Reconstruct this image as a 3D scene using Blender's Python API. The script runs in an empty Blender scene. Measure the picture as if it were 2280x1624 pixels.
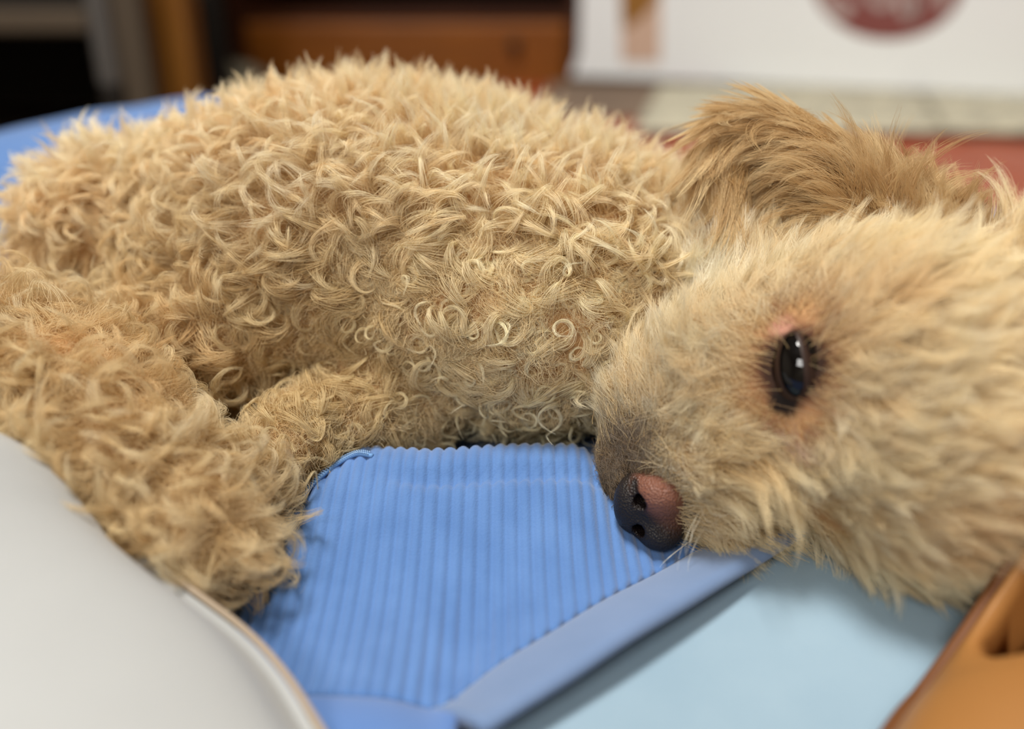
import bpy, bmesh, math, time
import numpy as np
from mathutils import Vector, Matrix

T0 = time.time()
rng = np.random.default_rng(7)
S = bpy.context.scene
COL = S.collection

# ------------------------------------------------------------------ camera
FPX, CX, CY = 1980.0, 1140.0, 812.0
PITCH = math.radians(23.5)
CAM = np.array([0.0, 0.0, 0.175])
FWD = np.array([0, math.cos(PITCH), -math.sin(PITCH)])
UPV = np.array([0, math.sin(PITCH), math.cos(PITCH)])
RGT = np.array([1.0, 0, 0])

cd = bpy.data.cameras.new('camera')
cam = bpy.data.objects.new('camera', cd)
COL.objects.link(cam)
cam.location = CAM
cam.rotation_euler = (math.pi / 2 - PITCH, 0, 0)
cd.sensor_width = 36.0
cd.lens = 36.0 * FPX / 2280.0
cd.clip_start = 0.01
cd.dof.use_dof = True
cd.dof.focus_distance = 0.292
cd.dof.aperture_fstop = 3.2
S.camera = cam

# ------------------------------------------------------------------ world, light, exposure
w = bpy.data.worlds.new('world')
S.world = w
w.use_nodes = True
w.node_tree.nodes['Background'].inputs[0].default_value = (0.9, 0.95, 1.0, 1)
w.node_tree.nodes['Background'].inputs[1].default_value = 0.2
S.view_settings.view_transform = 'Standard'
S.view_settings.look = 'None'
S.view_settings.gamma = 1.0
S.view_settings.use_curve_mapping = False
S.view_settings.exposure = 0.0
S.cycles.adaptive_threshold = 0.06
S.cycles.max_bounces = 8
S.cycles.diffuse_bounces = 7
S.cycles.glossy_bounces = 3
S.cycles.transmission_bounces = 4


def area(name, loc, target, size, power, color, shape='DISK', size_y=None):
    l = bpy.data.lights.new(name, 'AREA')
    l.shape = shape
    l.size = size
    if size_y:
        l.size_y = size_y
    l.energy = power
    l.color = color
    o = bpy.data.objects.new(name, l)
    COL.objects.link(o)
    o.location = loc
    o.rotation_euler = (Vector(target) - Vector(loc)).to_track_quat('-Z', 'Y').to_euler()
    return o


area('ceiling_lamp', (-0.30, 0.36, 2.10), (0, 0.45, 0), 0.62, 60, (1.0, 0.96, 0.90))
area('window_light', (-0.7, -1.5, 1.65), (0, 0.4, 0.1), 0.9, 35, (1.0, 0.97, 0.93), 'RECTANGLE', 0.7)


def W(px, py, d):
    """point seen at pixel (px, py) of the 2280x1624 photograph at depth d (metres)"""
    return CAM + d * ((px - CX) / FPX * RGT + (CY - py) / FPX * UPV + FWD)


def Wz(px, py, z):
    u = (px - CX) / FPX
    v = (CY - py) / FPX
    dr = u * RGT + v * UPV + FWD
    return CAM + dr * ((z - CAM[2]) / dr[2])


# ------------------------------------------------------------------ materials
def mat(name, color, rough=0.6, spec=0.3, sheen=0.0, coat=0.0):
    m = bpy.data.materials.new(name)
    m.use_nodes = True
    b = m.node_tree.nodes['Principled BSDF']
    b.inputs['Base Color'].default_value = (*color, 1)
    b.inputs['Roughness'].default_value = rough
    b.inputs['Specular IOR Level'].default_value = spec
    b.inputs['Sheen Weight'].default_value = sheen
    b.inputs['Coat Weight'].default_value = coat
    return m


def noise_mat(name, c1, c2, scale=20.0, rough=0.7, detail=4, stretch=(1, 1, 1), bump=0.0, bump_scale=None, spec=0.3, sheen=0.0):
    m = mat(name, c1, rough, spec, sheen)
    nt = m.node_tree
    b = nt.nodes['Principled BSDF']
    tc = nt.nodes.new('ShaderNodeTexCoord')
    mp = nt.nodes.new('ShaderNodeMapping')
    mp.inputs['Scale'].default_value = stretch
    nz = nt.nodes.new('ShaderNodeTexNoise')
    nz.inputs['Scale'].default_value = scale
    nz.inputs['Detail'].default_value = detail
    rp = nt.nodes.new('ShaderNodeValToRGB')
    rp.color_ramp.elements[0].position = 0.3
    rp.color_ramp.elements[0].color = (*c1, 1)
    rp.color_ramp.elements[1].position = 0.7
    rp.color_ramp.elements[1].color = (*c2, 1)
    nt.links.new(tc.outputs['Object'], mp.inputs[0])
    nt.links.new(mp.outputs[0], nz.inputs['Vector'])
    nt.links.new(nz.outputs['Fac'], rp.inputs[0])
    nt.links.new(rp.outputs[0], b.inputs['Base Color'])
    if bump:
        n2 = nt.nodes.new('ShaderNodeTexNoise')
        n2.inputs['Scale'].default_value = bump_scale or scale * 4
        n2.inputs['Detail'].default_value = 3
        bp = nt.nodes.new('ShaderNodeBump')
        bp.inputs['Strength'].default_value = bump
        bp.inputs['Distance'].default_value = 0.001
        nt.links.new(mp.outputs[0], n2.inputs['Vector'])
        nt.links.new(n2.outputs['Fac'], bp.inputs['Height'])
        nt.links.new(bp.outputs[0], b.inputs['Normal'])
    return m


def srgb(r, g, b):
    f = lambda c: (c / 255 / 12.92) if c / 255 <= 0.04045 else ((c / 255 + 0.055) / 1.055) ** 2.4
    return (f(r), f(g), f(b))


# ------------------------------------------------------------------ object helpers
def link(o, parent=None):
    COL.objects.link(o)
    if parent is not None:
        o.parent = parent
    return o


def mesh_obj(name, verts, faces, material=None, parent=None, smooth=True):
    me = bpy.data.meshes.new(name)
    me.from_pydata([tuple(v) for v in verts], [], [tuple(f) for f in faces])
    me.update()
    if smooth:
        me.polygons.foreach_set('use_smooth', [True] * len(me.polygons))
    if material:
        me.materials.append(material)
    return link(bpy.data.objects.new(name, me), parent)


def bm_obj(name, bm, material=None, parent=None, smooth=False):
    me = bpy.data.meshes.new(name)
    bm.normal_update()
    bm.to_mesh(me)
    bm.free()
    if smooth:
        me.polygons.foreach_set('use_smooth', [True] * len(me.polygons))
    if material:
        me.materials.append(material)
    return link(bpy.data.objects.new(name, me), parent)


def empty(name, loc=(0, 0, 0)):
    o = bpy.data.objects.new(name, None)
    o.empty_display_size = 0.05
    o.location = loc
    return link(o)


def tag(o, label=None, cat=None, group=None, kind=None):
    if label:
        o['label'] = label
    if cat:
        o['category'] = cat
    if group:
        o['group'] = group
    if kind:
        o['kind'] = kind
    return o


def box_bm(lo, hi, bevel=0.0, segs=2):
    bm = bmesh.new()
    bmesh.ops.create_cube(bm, size=1.0)
    lo, hi = Vector(lo), Vector(hi)
    for v in bm.verts:
        v.co = Vector((lo[i] + (v.co[i] + 0.5) * (hi[i] - lo[i]) for i in range(3)))
    if bevel:
        bmesh.ops.bevel(bm, geom=bm.edges[:], offset=bevel, segments=segs, affect='EDGES', profile=0.5)
    return bm


def box(name, lo, hi, material, parent=None, bevel=0.0, segs=2):
    return bm_obj(name, box_bm(lo, hi, bevel, segs), material, parent, smooth=False)


def tube(name, pts, r, material, parent=None, n=8, closed=False):
    pts = np.asarray(pts, float)
    m = len(pts)
    t = np.gradient(pts, axis=0)
    t /= np.linalg.norm(t, axis=1)[:, None] + 1e-12
    ref = np.array([0, 0, 1.0])
    a = np.cross(t, ref)
    a /= np.linalg.norm(a, axis=1)[:, None] + 1e-12
    b = np.cross(t, a)
    r = np.broadcast_to(r, (m,))
    ang = np.linspace(0, 2 * math.pi, n, endpoint=False)
    V = (pts[:, None] + r[:, None, None] * (np.cos(ang)[None, :, None] * a[:, None] + np.sin(ang)[None, :, None] * b[:, None])).reshape(-1, 3)
    F = []
    for i in range(m - 1):
        for k in range(n):
            F.append((i * n + k, i * n + (k + 1) % n, (i + 1) * n + (k + 1) % n, (i + 1) * n + k))
    F.append(tuple(range(n))[::-1])
    F.append(tuple((m - 1) * n + k for k in range(n)))
    return mesh_obj(name, V, F, material, parent)


def grid_faces(nu, nv):
    i, j = np.meshgrid(np.arange(nu - 1), np.arange(nv - 1), indexing='ij')
    a = (i * nv + j).ravel()
    return np.stack([a, a + nv, a + nv + 1, a + 1], 1)


def fast_mesh(name, V, Q, material=None, parent=None, smooth=True):
    me = bpy.data.meshes.new(name)
    V = np.ascontiguousarray(V, np.float32)
    Q = np.ascontiguousarray(Q, np.int32)
    k = Q.shape[1]
    me.vertices.add(len(V))
    me.vertices.foreach_set('co', V.ravel())
    me.loops.add(Q.size)
    me.loops.foreach_set('vertex_index', Q.ravel())
    me.polygons.add(len(Q))
    me.polygons.foreach_set('loop_start', np.arange(0, Q.size, k, dtype=np.int32))
    me.polygons.foreach_set('use_smooth', np.full(len(Q), smooth))
    me.update(calc_edges=True)
    me.validate()
    if material:
        me.materials.append(material)
    return link(bpy.data.objects.new(name, me), parent)


def sstep(a, b, x):
    t = np.clip((x - a) / (b - a), 0, 1)
    return t * t * (3 - 2 * t)


# smooth value noise for cloth undulation
def vnoise(x, y, seed=0):
    r = np.random.default_rng(seed)
    out = 0
    for k in range(6):
        a = r.uniform(0, 2 * math.pi)
        f = r.uniform(0.6, 1.6)
        out = out + np.sin(f * (x * math.cos(a) + y * math.sin(a)) + r.uniform(0, 6.28))
    return out / 6


# ------------------------------------------------------------------ the room
FZ = -0.05
M_wall = mat('wall_paint', srgb(196, 184, 164), 0.9)
M_dwall = mat('dark_back_wall', srgb(48, 36, 26), 0.8)  # dark brown tone of the back wall
M_ceil = mat('ceiling_paint', srgb(226, 222, 214), 0.9)
for nm, lo, hi, m in (('wall_back', (-2.2, 2.95, FZ), (2.6, 3.05, 2.3), M_dwall),
                      ('wall_left', (-2.3, -1.9, FZ), (-2.2, 3.05, 2.3), M_wall),
                      ('wall_right', (2.6, -1.9, FZ), (2.7, 3.05, 2.3), M_wall),
                      ('wall_front', (-2.3, -2.0, FZ), (2.7, -1.9, 2.3), M_wall),
                      ('ceiling', (-2.3, -2.0, 2.3), (2.7, 3.05, 2.4), M_ceil)):
    tag(box(nm, lo, hi, m), kind='structure')
M_grout = mat('tile_grout', srgb(150, 118, 98), 0.9)
M_floor_gloom = noise_mat('gloom_brown_floor', srgb(36, 26, 18), srgb(46, 32, 22), 6, 0.6, stretch=(1, 8, 8))  # floor darkened: gloom of the gap by the cabinet put into its colour
floor = tag(box('floor', (-2.3, -2.0, FZ - 0.1), (2.7, 3.05, FZ - 0.006), M_floor_gloom), kind='structure')
M_tile = noise_mat('terracotta_tile', srgb(150, 66, 34), srgb(172, 84, 50), 9, 0.45, bump=0.15)
gr = box('grout_bed', (-0.05, 0.67, FZ - 0.006), (1.57, 2.43, FZ - 0.002), M_grout, floor)
tb = box_bm((-0.064, -0.064, -0.008), (0.064, 0.064, 0.0), 0.002, 1)
tme = bpy.data.meshes.new('tile')
tb.to_mesh(tme)
tb.free()
tme.materials.append(M_tile)
for i in range(0, 12):
    for j in range(13):
        o = bpy.data.objects.new('tile', tme)
        o.location = (0.02 + i * 0.134, 0.74 + j * 0.134, FZ + 0.0005 * ((i * 7 + j * 3) % 3))
        link(o, floor)

# ------------------------------------------------------------------ background furniture
M_wood = noise_mat('honey_wood', srgb(112, 60, 8), srgb(132, 74, 14), 6, 0.45, stretch=(1, 8, 8), bump=0.1)
M_wood_dark = noise_mat('reddish_dark_wood', srgb(56, 24, 6), srgb(70, 34, 10), 6, 0.5, stretch=(1, 8, 8))
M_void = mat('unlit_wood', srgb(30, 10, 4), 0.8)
M_knob = mat('dark_knob', srgb(34, 20, 8), 0.4)
YB = 2.16


def px_x(px, y, z):
    """x of the point at pixel column px on a vertical plane at world y, height z"""
    d = (np.array([0, y, z]) - CAM) @ FWD
    return (px - CX) / FPX * d


def px_z(py, y):
    v = (CY - py) / FPX
    return CAM[2] + y * (v * math.cos(PITCH) - math.sin(PITCH)) / (math.cos(PITCH) + v * math.sin(PITCH))


cab = empty('wooden_cabinet', (0.0, YB, FZ))
cx0, cx1 = px_x(545, YB, 0.03), px_x(1298, YB, 0.03) - 0.03
dz0, dz1 = px_z(238, YB), px_z(48, YB)


def child(o, p):
    """parent keeping the world place of geometry authored in world coordinates"""
    o.parent = p
    o.matrix_parent_inverse = Matrix.Translation(p.location).inverted()
    return o


child(box('side_panel', (cx0 - 0.03, YB, FZ), (cx0, YB + 0.45, 0.9), M_wood_dark), cab)
child(box('side_panel', (cx1, YB, FZ), (cx1 + 0.03, YB + 0.45, 0.9), M_wood_dark), cab)
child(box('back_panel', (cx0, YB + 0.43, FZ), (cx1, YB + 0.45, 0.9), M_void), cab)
child(box('top', (cx0 - 0.04, YB - 0.02, 0.9), (cx1 + 0.04, YB + 0.46, 0.93), M_wood), cab)
child(box('plinth', (cx0, YB + 0.02, FZ), (cx1, YB + 0.40, dz0 - 0.004), M_wood_dark), cab)
child(box('shelf', (cx0, YB + 0.012, dz1 + 0.004), (cx1, YB + 0.43, dz1 + 0.022), M_wood_dark), cab)
child(box('shelf', (cx0, YB + 0.012, dz1 + 0.34), (cx1, YB + 0.43, dz1 + 0.36), M_wood_dark), cab)
dr = child(box('drawer', (cx0 + 0.004, YB - 0.012, dz0), (cx1 - 0.004, YB + 0.40, dz1), M_wood, bevel=0.012, segs=4), cab)
kx, kz = px_x(1146, YB - 0.03, 0.1), px_z(100, YB - 0.03)
bm = bmesh.new()
prof = [(0.0, -0.034), (0.010, -0.033), (0.014, -0.028), (0.013, -0.022), (0.007, -0.016), (0.006, -0.004), (0.010, 0.0)]
n = 16
rings = []
for r, y in prof:
    rings.append([bm.verts.new((kx + r * math.cos(a), YB - 0.012 + y, kz + r * math.sin(a))) for a in np.linspace(0, 2 * math.pi, n, endpoint=False)])
for a, b in zip(rings, rings[1:]):
    for k in range(n):
        bm.faces.new((a[k], a[(k + 1) % n], b[(k + 1) % n], b[k]))
bmesh.ops.remove_doubles(bm, verts=bm.verts[:], dist=1e-5)
kn = bm_obj('knob', bm, M_knob, smooth=True)
kn.parent = dr
tag(kn, 'dark round knob')
tag(cab, 'honey brown wooden cabinet with a wide drawer behind the dog', 'cabinet')

# door post, rack in the dark corner
M_post = noise_mat('orange_wood', srgb(112, 68, 16), srgb(126, 80, 24), 5, 0.5, stretch=(6, 6, 1))
yp = 1.42
post = box('trim_1', (px_x(310, yp, 0.1), yp, FZ), (px_x(415, yp, 0.1), yp + 0.08, 2.3), M_post, bevel=0.01)
tag(post, kind='structure')
M_steel = mat('grey_steel', srgb(78, 74, 70), 0.45, 0.5)
M_rail = mat('brown_steel', srgb(74, 62, 48), 0.6)
M_blk = mat('black_board', srgb(28, 22, 16), 0.8)
rk = empty('storage_rack', (-0.8, 1.35, FZ))
yr = 1.28
xr0, xr1 = px_x(196, yr, 0.1), px_x(245, yr, 0.1)
child(box('post', (xr0, yr, px_z(205, yr)), (xr1, yr + 0.04, 1.2), M_steel, bevel=0.012, segs=3), rk)
child(box('post', (xr0 - 0.9, yr, FZ), (xr1 - 0.9, yr + 0.04, 1.2), M_steel, bevel=0.012, segs=3), rk)
child(box('foot', (xr0 + 0.004, yr + 0.004, FZ), (xr1 - 0.004, yr + 0.036, px_z(205, yr)), M_blk), rk)
child(box('side_panel', (xr1, yr + 0.02, FZ), (px_x(306, yr, 0.1), yr + 0.05, 1.2), M_rail), rk)
child(box('rail', (xr0 - 0.9, yr + 0.005, px_z(78, yr)), (xr0, yr + 0.03, px_z(22, yr)), M_rail, bevel=0.006), rk)
child(box('back_board', (xr0 - 0.9, yr + 0.5, FZ), (xr1, yr + 0.52, 1.2), M_blk), rk)
child(box('shelf', (xr0 - 0.9, yr + 0.03, px_z(22, yr) - 0.01), (xr0, yr + 0.5, px_z(22, yr) + 0.005), M_blk), rk)
tag(rk, 'dark storage rack with a grey post in the unlit corner beside the orange wooden post', 'rack')

# crumpled grey cloth on the floor in the gap left of the cabinet
bm = bmesh.new()
bmesh.ops.create_icosphere(bm, subdivisions=3, radius=1.0)
c0 = W(535, 205, 1.98)
c0[2] = FZ + 0.02
for v in bm.verts:
    q = v.co
    k = 1 + 0.18 * math.sin(5 * q.x + 2 * q.y) * math.cos(4 * q.z + 3 * q.x)
    v.co = Vector((c0[0] + 0.055 * q.x * k, c0[1] + 0.045 * q.y * k, c0[2] + 0.0 + (0.035 if q.z > 0 else 0.02) * q.z * k))
tag(bm_obj('floor_cloth', bm, mat('grey_cloth', srgb(128, 122, 104), 0.9), smooth=True),
    'small crumpled grey cloth on the floor against the cabinet', 'cloth')

# ------------------------------------------------------------------ white paper bag, newspapers
M_bag = noise_mat('white_paper', srgb(224, 227, 228), srgb(228, 231, 232), 3, 0.55)
M_bag_side = mat('white_paper_side', srgb(222, 216, 210), 0.6)
zb = FZ + 0.0198
A = W(1288, 178, 2.03)[:2]
Cc = W(1484, 180, 1.97)[:2]
R = W(2520, 240, 1.64)[:2]
dirf = (R - Cc) / np.linalg.norm(R - Cc)
nrm = np.array([-dirf[1], dirf[0]])
if nrm[1] < 0:
    nrm = -nrm
Rb = R + nrm * 0.16
Ab = A + np.array([0.14, 0.02])
HB = 0.52
bag = empty('white_paper_bag', (Cc[0], Cc[1], zb))


def prism(name, pts, z0, z1, material, flare=0.0):
    bm = bmesh.new()
    cen = np.mean(pts, 0)
    lo = [bm.verts.new((*(p + (p - cen) / np.linalg.norm(p - cen) * flare), z0)) for p in pts]
    md = [bm.verts.new((*p, z0 + 0.05)) for p in pts]
    hi = [bm.verts.new((*p, z1)) for p in pts]
    k = len(pts)
    for a, b in ((lo, md), (md, hi)):
        for i in range(k):
            bm.faces.new((a[i], a[(i + 1) % k], b[(i + 1) % k], b[i]))
    bm.faces.new(lo[::-1])
    bm.faces.new(hi)
    bmesh.ops.recalc_face_normals(bm, faces=bm.faces[:])
    return bm_obj(name, bm, material)


child(prism('bag_body', [A, Cc, R, Rb, Ab], zb, HB, M_bag, flare=0.018), bag)


def on_face(P0, P1, px, py, out=0.003):
    """point on the vertical face through P0-P1 met by the ray of a pixel, moved out of the face"""
    u = (px - CX) / FPX
    v = (CY - py) / FPX
    r = u * RGT + v * UPV + FWD
    e = P1 - P0
    nn = np.array([e[1], -e[0]]) / np.linalg.norm(e)
    if nn @ (CAM[:2] - P0) < 0:
        nn = -nn
    t = (nn @ (P0 - CAM[:2])) / (nn @ r[:2])
    p = CAM + r * t
    return p + np.array([nn[0], nn[1], 0]) * out


def decal(name, P0, P1, poly, material, parent, out=0.002):
    V = [on_face(P0, P1, x, y, out) for x, y in poly]
    o = mesh_obj(name, V, [tuple(range(len(V)))], material, smooth=False)
    o.parent = parent
    o.matrix_parent_inverse = Matrix.Translation(bag.location).inverted()
    return o


M_strip_o = mat('brown_print', srgb(140, 96, 38), 0.6)
M_strip_p = mat('pinkish_print', srgb(196, 166, 146), 0.6)
M_maroon = mat('maroon_print', srgb(122, 66, 62), 0.6)
M_letter = mat('pale_print', srgb(170, 150, 146), 0.6)
tag(decal('print_panel', A, Cc, [(1384, 138), (1470, 138), (1472, -60), (1380, -60)], M_strip_p, bag), 'pinkish printed strip on the bag side')
tag(decal('print_panel', A, Cc, [(1386, 58), (1398, 62), (1440, 30), (1468, -10), (1472, -60), (1380, -60)], M_strip_o, bag, 0.003), 'orange brown patch of the printed strip')
oval = [(1978 + 172 * math.cos(a) * (1.0 if math.sin(a) > -2 else 1), -52 + 140 * math.sin(a)) for a in np.linspace(0, 2 * math.pi, 48, endpoint=False)]
oval = decal('printed_oval', Cc, R, oval, M_maroon, bag)
tag(oval, 'maroon printed oval with pale lettering')


def stroke(poly, wd):
    """thick polyline outline in face pixels"""
    p = np.array(poly, float)
    t = np.gradient(p, axis=0)
    t /= np.linalg.norm(t, axis=1)[:, None]
    nn = np.stack([-t[:, 1], t[:, 0]], 1) * wd / 2
    return [tuple(q) for q in np.vstack([p + nn, (p - nn)[::-1]])]


arc = lambda cx, cy, rx, ry, a0, a1, k=14: [(cx + rx * math.cos(a), cy + ry * math.sin(a)) for a in np.radians(np.linspace(a0, a1, k))]
for st, wd in ((arc(1868, -14, 28, 44, 20, 330), 24), (arc(1962, -26, 26, 40, 0, 350), 18), (arc(2022, -30, 24, 66, 170, 20), 16),
               ([(2032, -60), (2036, 0), (2030, 42)], 22), ([(2098, -60), (2096, 0), (2094, 18)], 26)):
    V = [on_face(Cc, R, x, y, 0.004) for x, y in stroke(st, wd)]
    k = len(V) // 2
    F = [(i, i + 1, 2 * k - 2 - i, 2 * k - 1 - i) for i in range(k - 1)]
    o = mesh_obj('letter', V, F, M_letter, smooth=False)
    o.parent = oval
tag(bag, 'white paper bag with a maroon oval print standing on newspapers behind the dog', 'bag')


def print_mat(name, base, ink, scale):
    m = mat(name, base, 0.8)
    nt = m.node_tree
    tc = nt.nodes.new('ShaderNodeTexCoord')
    mp = nt.nodes.new('ShaderNodeMapping')
    mp.inputs['Scale'].default_value = (1, 2.4, 1)
    vo = nt.nodes.new('ShaderNodeTexNoise')
    vo.inputs['Scale'].default_value = scale
    vo.inputs['Detail'].default_value = 5
    rp = nt.nodes.new('ShaderNodeValToRGB')
    rp.color_ramp.elements[0].position = 0.38
    rp.color_ramp.elements[0].color = (*ink, 1)
    rp.color_ramp.elements[1].position = 0.58
    rp.color_ramp.elements[1].color = (*base, 1)
    nt.links.new(tc.outputs['Object'], mp.inputs[0])
    nt.links.new(mp.outputs[0], vo.inputs['Vector'])
    nt.links.new(vo.outputs['Fac'], rp.inputs[0])
    nt.links.new(rp.outputs[0], nt.nodes['Principled BSDF'].inputs['Base Color'])
    return m


M_news = print_mat('newsprint', srgb(214, 208, 182), srgb(160, 156, 140), 26)
M_dull_brown = noise_mat('dull_brown', srgb(122, 104, 88), srgb(134, 114, 96), 8, 0.9)  # dull brown mottled tone of the flat sheet by the bag


def sheet(name, corners_px, z, material, thick=0.003, layers=1, seed=0):
    P = [Wz(x, y, z) for x, y in corners_px]
    nu, nv = 22, 14
    V = []
    for t in (1, 0):
        for i in range(nu):
            for j in range(nv):
                a, b = i / (nu - 1), j / (nv - 1)
                p = (1 - b) * ((1 - a) * P[0] + a * P[1]) + b * ((1 - a) * P[3] + a * P[2])
                p = p.copy()
                p[2] = z - (0 if t else thick) + (0.0025 * (1 + vnoise(a * 9, b * 6, seed)) if t else 0)
                V.append(p)
    q = grid_faces(nu, nv)
    Q = [tuple(f[::-1]) for f in q] + [tuple(f + nu * nv) for f in q]
    rim = [i * nv for i in range(nu)] + [(nu - 1) * nv + j for j in range(1, nv)] + [i * nv + nv - 1 for i in range(nu - 2, -1, -1)] + [j for j in range(nv - 2, 0, -1)]
    m = nu * nv
    for a, b in zip(rim, rim[1:] + rim[:1]):
        Q.append((a, b, b + m, a + m))
    o = mesh_obj(name, V, Q, material)
    return o


tag(sheet('brown_sheet', [(1180, 262), (1480, 262), (1480, 184), (1230, 184)], FZ + 0.004, M_dull_brown, seed=2),
    'dull brown flat sheet on the floor under the left corner of the white bag', 'paper')
tag(sheet('newspaper', [(1412, 288), (2110, 290), (2030, 190), (1470, 190)], FZ + 0.0145, M_news, 0.004, seed=3),
    'creased newspaper under the white bag beside the brown sheet', 'newspaper')
tag(sheet('newspaper', [(2112, 290), (2560, 300), (2560, 214), (2050, 206)], FZ + 0.0145, M_news, 0.004, seed=4),
    'cream newspaper lying right of the long creased newspaper', 'newspaper')

def spline(pts, n):
    pts = np.asarray(pts, float)
    m = len(pts)
    P = np.vstack([2 * pts[0] - pts[1], pts, 2 * pts[-1] - pts[-2]])
    out = []
    for t in np.linspace(0, m - 1 - 1e-9, n):
        i = int(t)
        f = t - i
        p0, p1, p2, p3 = P[i], P[i + 1], P[i + 2], P[i + 3]
        out.append(0.5 * (2 * p1 + (p2 - p0) * f + (2 * p0 - 5 * p1 + 4 * p2 - p3) * f * f + (3 * p1 - p0 - 3 * p2 + p3) * f ** 3))
    return np.array(out)


# ------------------------------------------------------------------ bed: mattress, ribbed blanket, pale cloth
M_matt = noise_mat('periwinkle_cotton', srgb(92, 120, 178), srgb(100, 128, 184), 60, 0.9, bump=0.1, bump_scale=900, sheen=0.2)
BY1 = 0.70
tag(box('mattress', (-0.95, -0.75, FZ), (0.95, BY1, -0.006), M_matt, bevel=0.012, segs=4),
    'low mattress with a periwinkle blue cover lying on the red tiled floor', 'mattress')


def bed_h(x, y):
    """height of the blanket's surface without its ribs"""
    h = 0.004 + 0.0022 * vnoise(x * 38, y * 38, 5) + 0.0012 * vnoise(x * 90, y * 70, 9)
    # raised fold in front of the belly
    ridge_y = np.interp(x, [-0.090, -0.0724, -0.0536, -0.0295, 0.0, 0.025, 0.05], [0.250, 0.2616, 0.2735, 0.2676, 0.272, 0.274, 0.274])
    rw = np.where(y > ridge_y, 0.011, 0.028)
    m = sstep(-0.084, -0.072, x) * (1 - sstep(0.02, 0.05, x))
    h = h + m * 0.018 * np.interp(x, [-0.0724, -0.0536], [0.42, 1.0]) * np.exp(-((y - ridge_y) / rw) ** 2)
    h = h + 0.006 * m * np.exp(-((y - 0.245) / 0.03) ** 2)
    h = h - m * 0.0032 * np.exp(-((y - ridge_y + 0.0150) / 0.0026) ** 2) * sstep(-0.050, -0.030, x)
    # second, lower crease behind the first one and the dip along the middle of the field
    h = h - 0.004 * np.exp(-((x + 0.012 - 0.25 * (y - 0.2)) / 0.010) ** 2) * sstep(0.25, 0.19, y) * sstep(0.15, 0.18, y)
    # puffed up heap of blanket behind the rump
    far = sstep(0.47, 0.62, y) * sstep(-0.12, -0.20, x)
    h = h + far * (0.067 + 0.003 * np.sin(x * 17 + 1.0) + 0.20 * np.clip(x + 0.36, -0.2, 0.14)) * (1 - 0.9 * sstep(0.655, 0.70, y))
    return h


YD0, XD0, DSL = 0.175, -0.020, 0.080 / 0.0985


def hem_line(x):
    """y of the blanket's near edge of ribs"""
    return np.where(x < XD0, YD0 + 0.22 * np.clip(XD0 - x, 0, 1) * 0.3, YD0 + (x - XD0) * DSL)


M_rib = noise_mat('blue_corduroy', srgb(72, 109, 162), srgb(82, 119, 172), 70, 0.85, bump=0.25, bump_scale=1400, sheen=0.35)
RIB = 0.0043
xs = np.concatenate([np.arange(-0.72, -0.14, 0.0021), np.arange(-0.14, 0.16, 0.00062), np.arange(0.16, 0.60, 0.0021)])
ts = np.concatenate([np.linspace(0, 0.35, 70, endpoint=False), np.linspace(0.35, 1, 60)])
X = xs[:, None] + 0 * ts[None]
y0 = hem_line(xs)
ymax = np.maximum(BY1 - 0.003, y0 + 0.02)
Y = y0[:, None] + (ymax - y0)[:, None] * ts[None]
wob = 0.0022 * vnoise(X * 25, Y * 30, 21)
ph = (X + wob) / RIB
ribs = 0.0014 * np.abs(np.cos(math.pi * ph)) ** 0.8
Z = bed_h(X, Y) + ribs
Xf = X + 0.0
V = np.stack([Xf, Y, Z], -1).reshape(-1, 3)
blanket = fast_mesh('ribbed_blanket', V, grid_faces(len(xs), len(ts)), M_rib)
so = blanket.modifiers.new('thick', 'SOLIDIFY')
so.thickness = 0.003
so.offset = -1
tag(blanket, 'blue ribbed blanket spread under the dog with a smooth hem', 'blanket')

# hem band following the near edge
M_hem = noise_mat('hem_cotton', srgb(98, 121, 156), srgb(105, 127, 162), 50, 0.85, bump=0.12, bump_scale=1200, sheen=0.3)
M_hem2 = noise_mat('hem_cotton_blue', srgb(76, 112, 168), srgb(82, 118, 174), 50, 0.85, bump=0.12, bump_scale=1200, sheen=0.3)


def hem(name, xa, xb, width, nu, material, nrm2, lift=0.0):
    xx = np.linspace(xa, xb, nu)
    yy = hem_line(xx)
    nv = 15
    tt = np.linspace(0, 1, nv)
    PX = xx[:, None] + nrm2[0] * width * tt[None]
    PY = yy[:, None] + nrm2[1] * width * tt[None]
    base = bed_h(xx, yy)
    puff = 0.0032 * np.sin(math.pi * np.clip(tt * 1.02, 0, 1)) ** 0.6
    PZ = base[:, None] * (1 - tt) + 0.010 * tt[None] + puff[None] + 0.0006 + lift * tt ** 2 + 0.0008 * vnoise(PX * 120, PY * 120, 4)
    PZ[:, -1] -= 0.0025
    PZ[:, -2] -= 0.0008
    V = np.stack([PX, PY, PZ], -1).reshape(-1, 3)
    o = fast_mesh(name, V, grid_faces(nu, nv)[:, ::-1], material, blanket)
    s = o.modifiers.new('thick', 'SOLIDIFY')
    s.thickness = 0.0035
    s.offset = -1
    return o


nd = np.array([DSL, -1.0])
nd /= np.linalg.norm(nd)
tag(hem('hem', XD0 - 0.001, 0.34, 0.023, 160, M_hem, nd, 0.004), 'pale lavender blue hem band')
tag(hem('hem', -0.40, XD0 + 0.006, 0.030, 160, M_hem2, np.array([0.0, -1.0])), 'smooth mid blue hem band')

# stitched edge of the fold at its left end, in the focal plane
def on_bed(px, py):
    u, v = (px - CX) / FPX, (CY - py) / FPX
    r = u * RGT + v * UPV + FWD
    for d in np.arange(0.22, 0.42, 0.0004):
        p = CAM + r * d
        if p[2] < float(bed_h(p[0], p[1])) + 0.0014:
            return p
    return p


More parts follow.
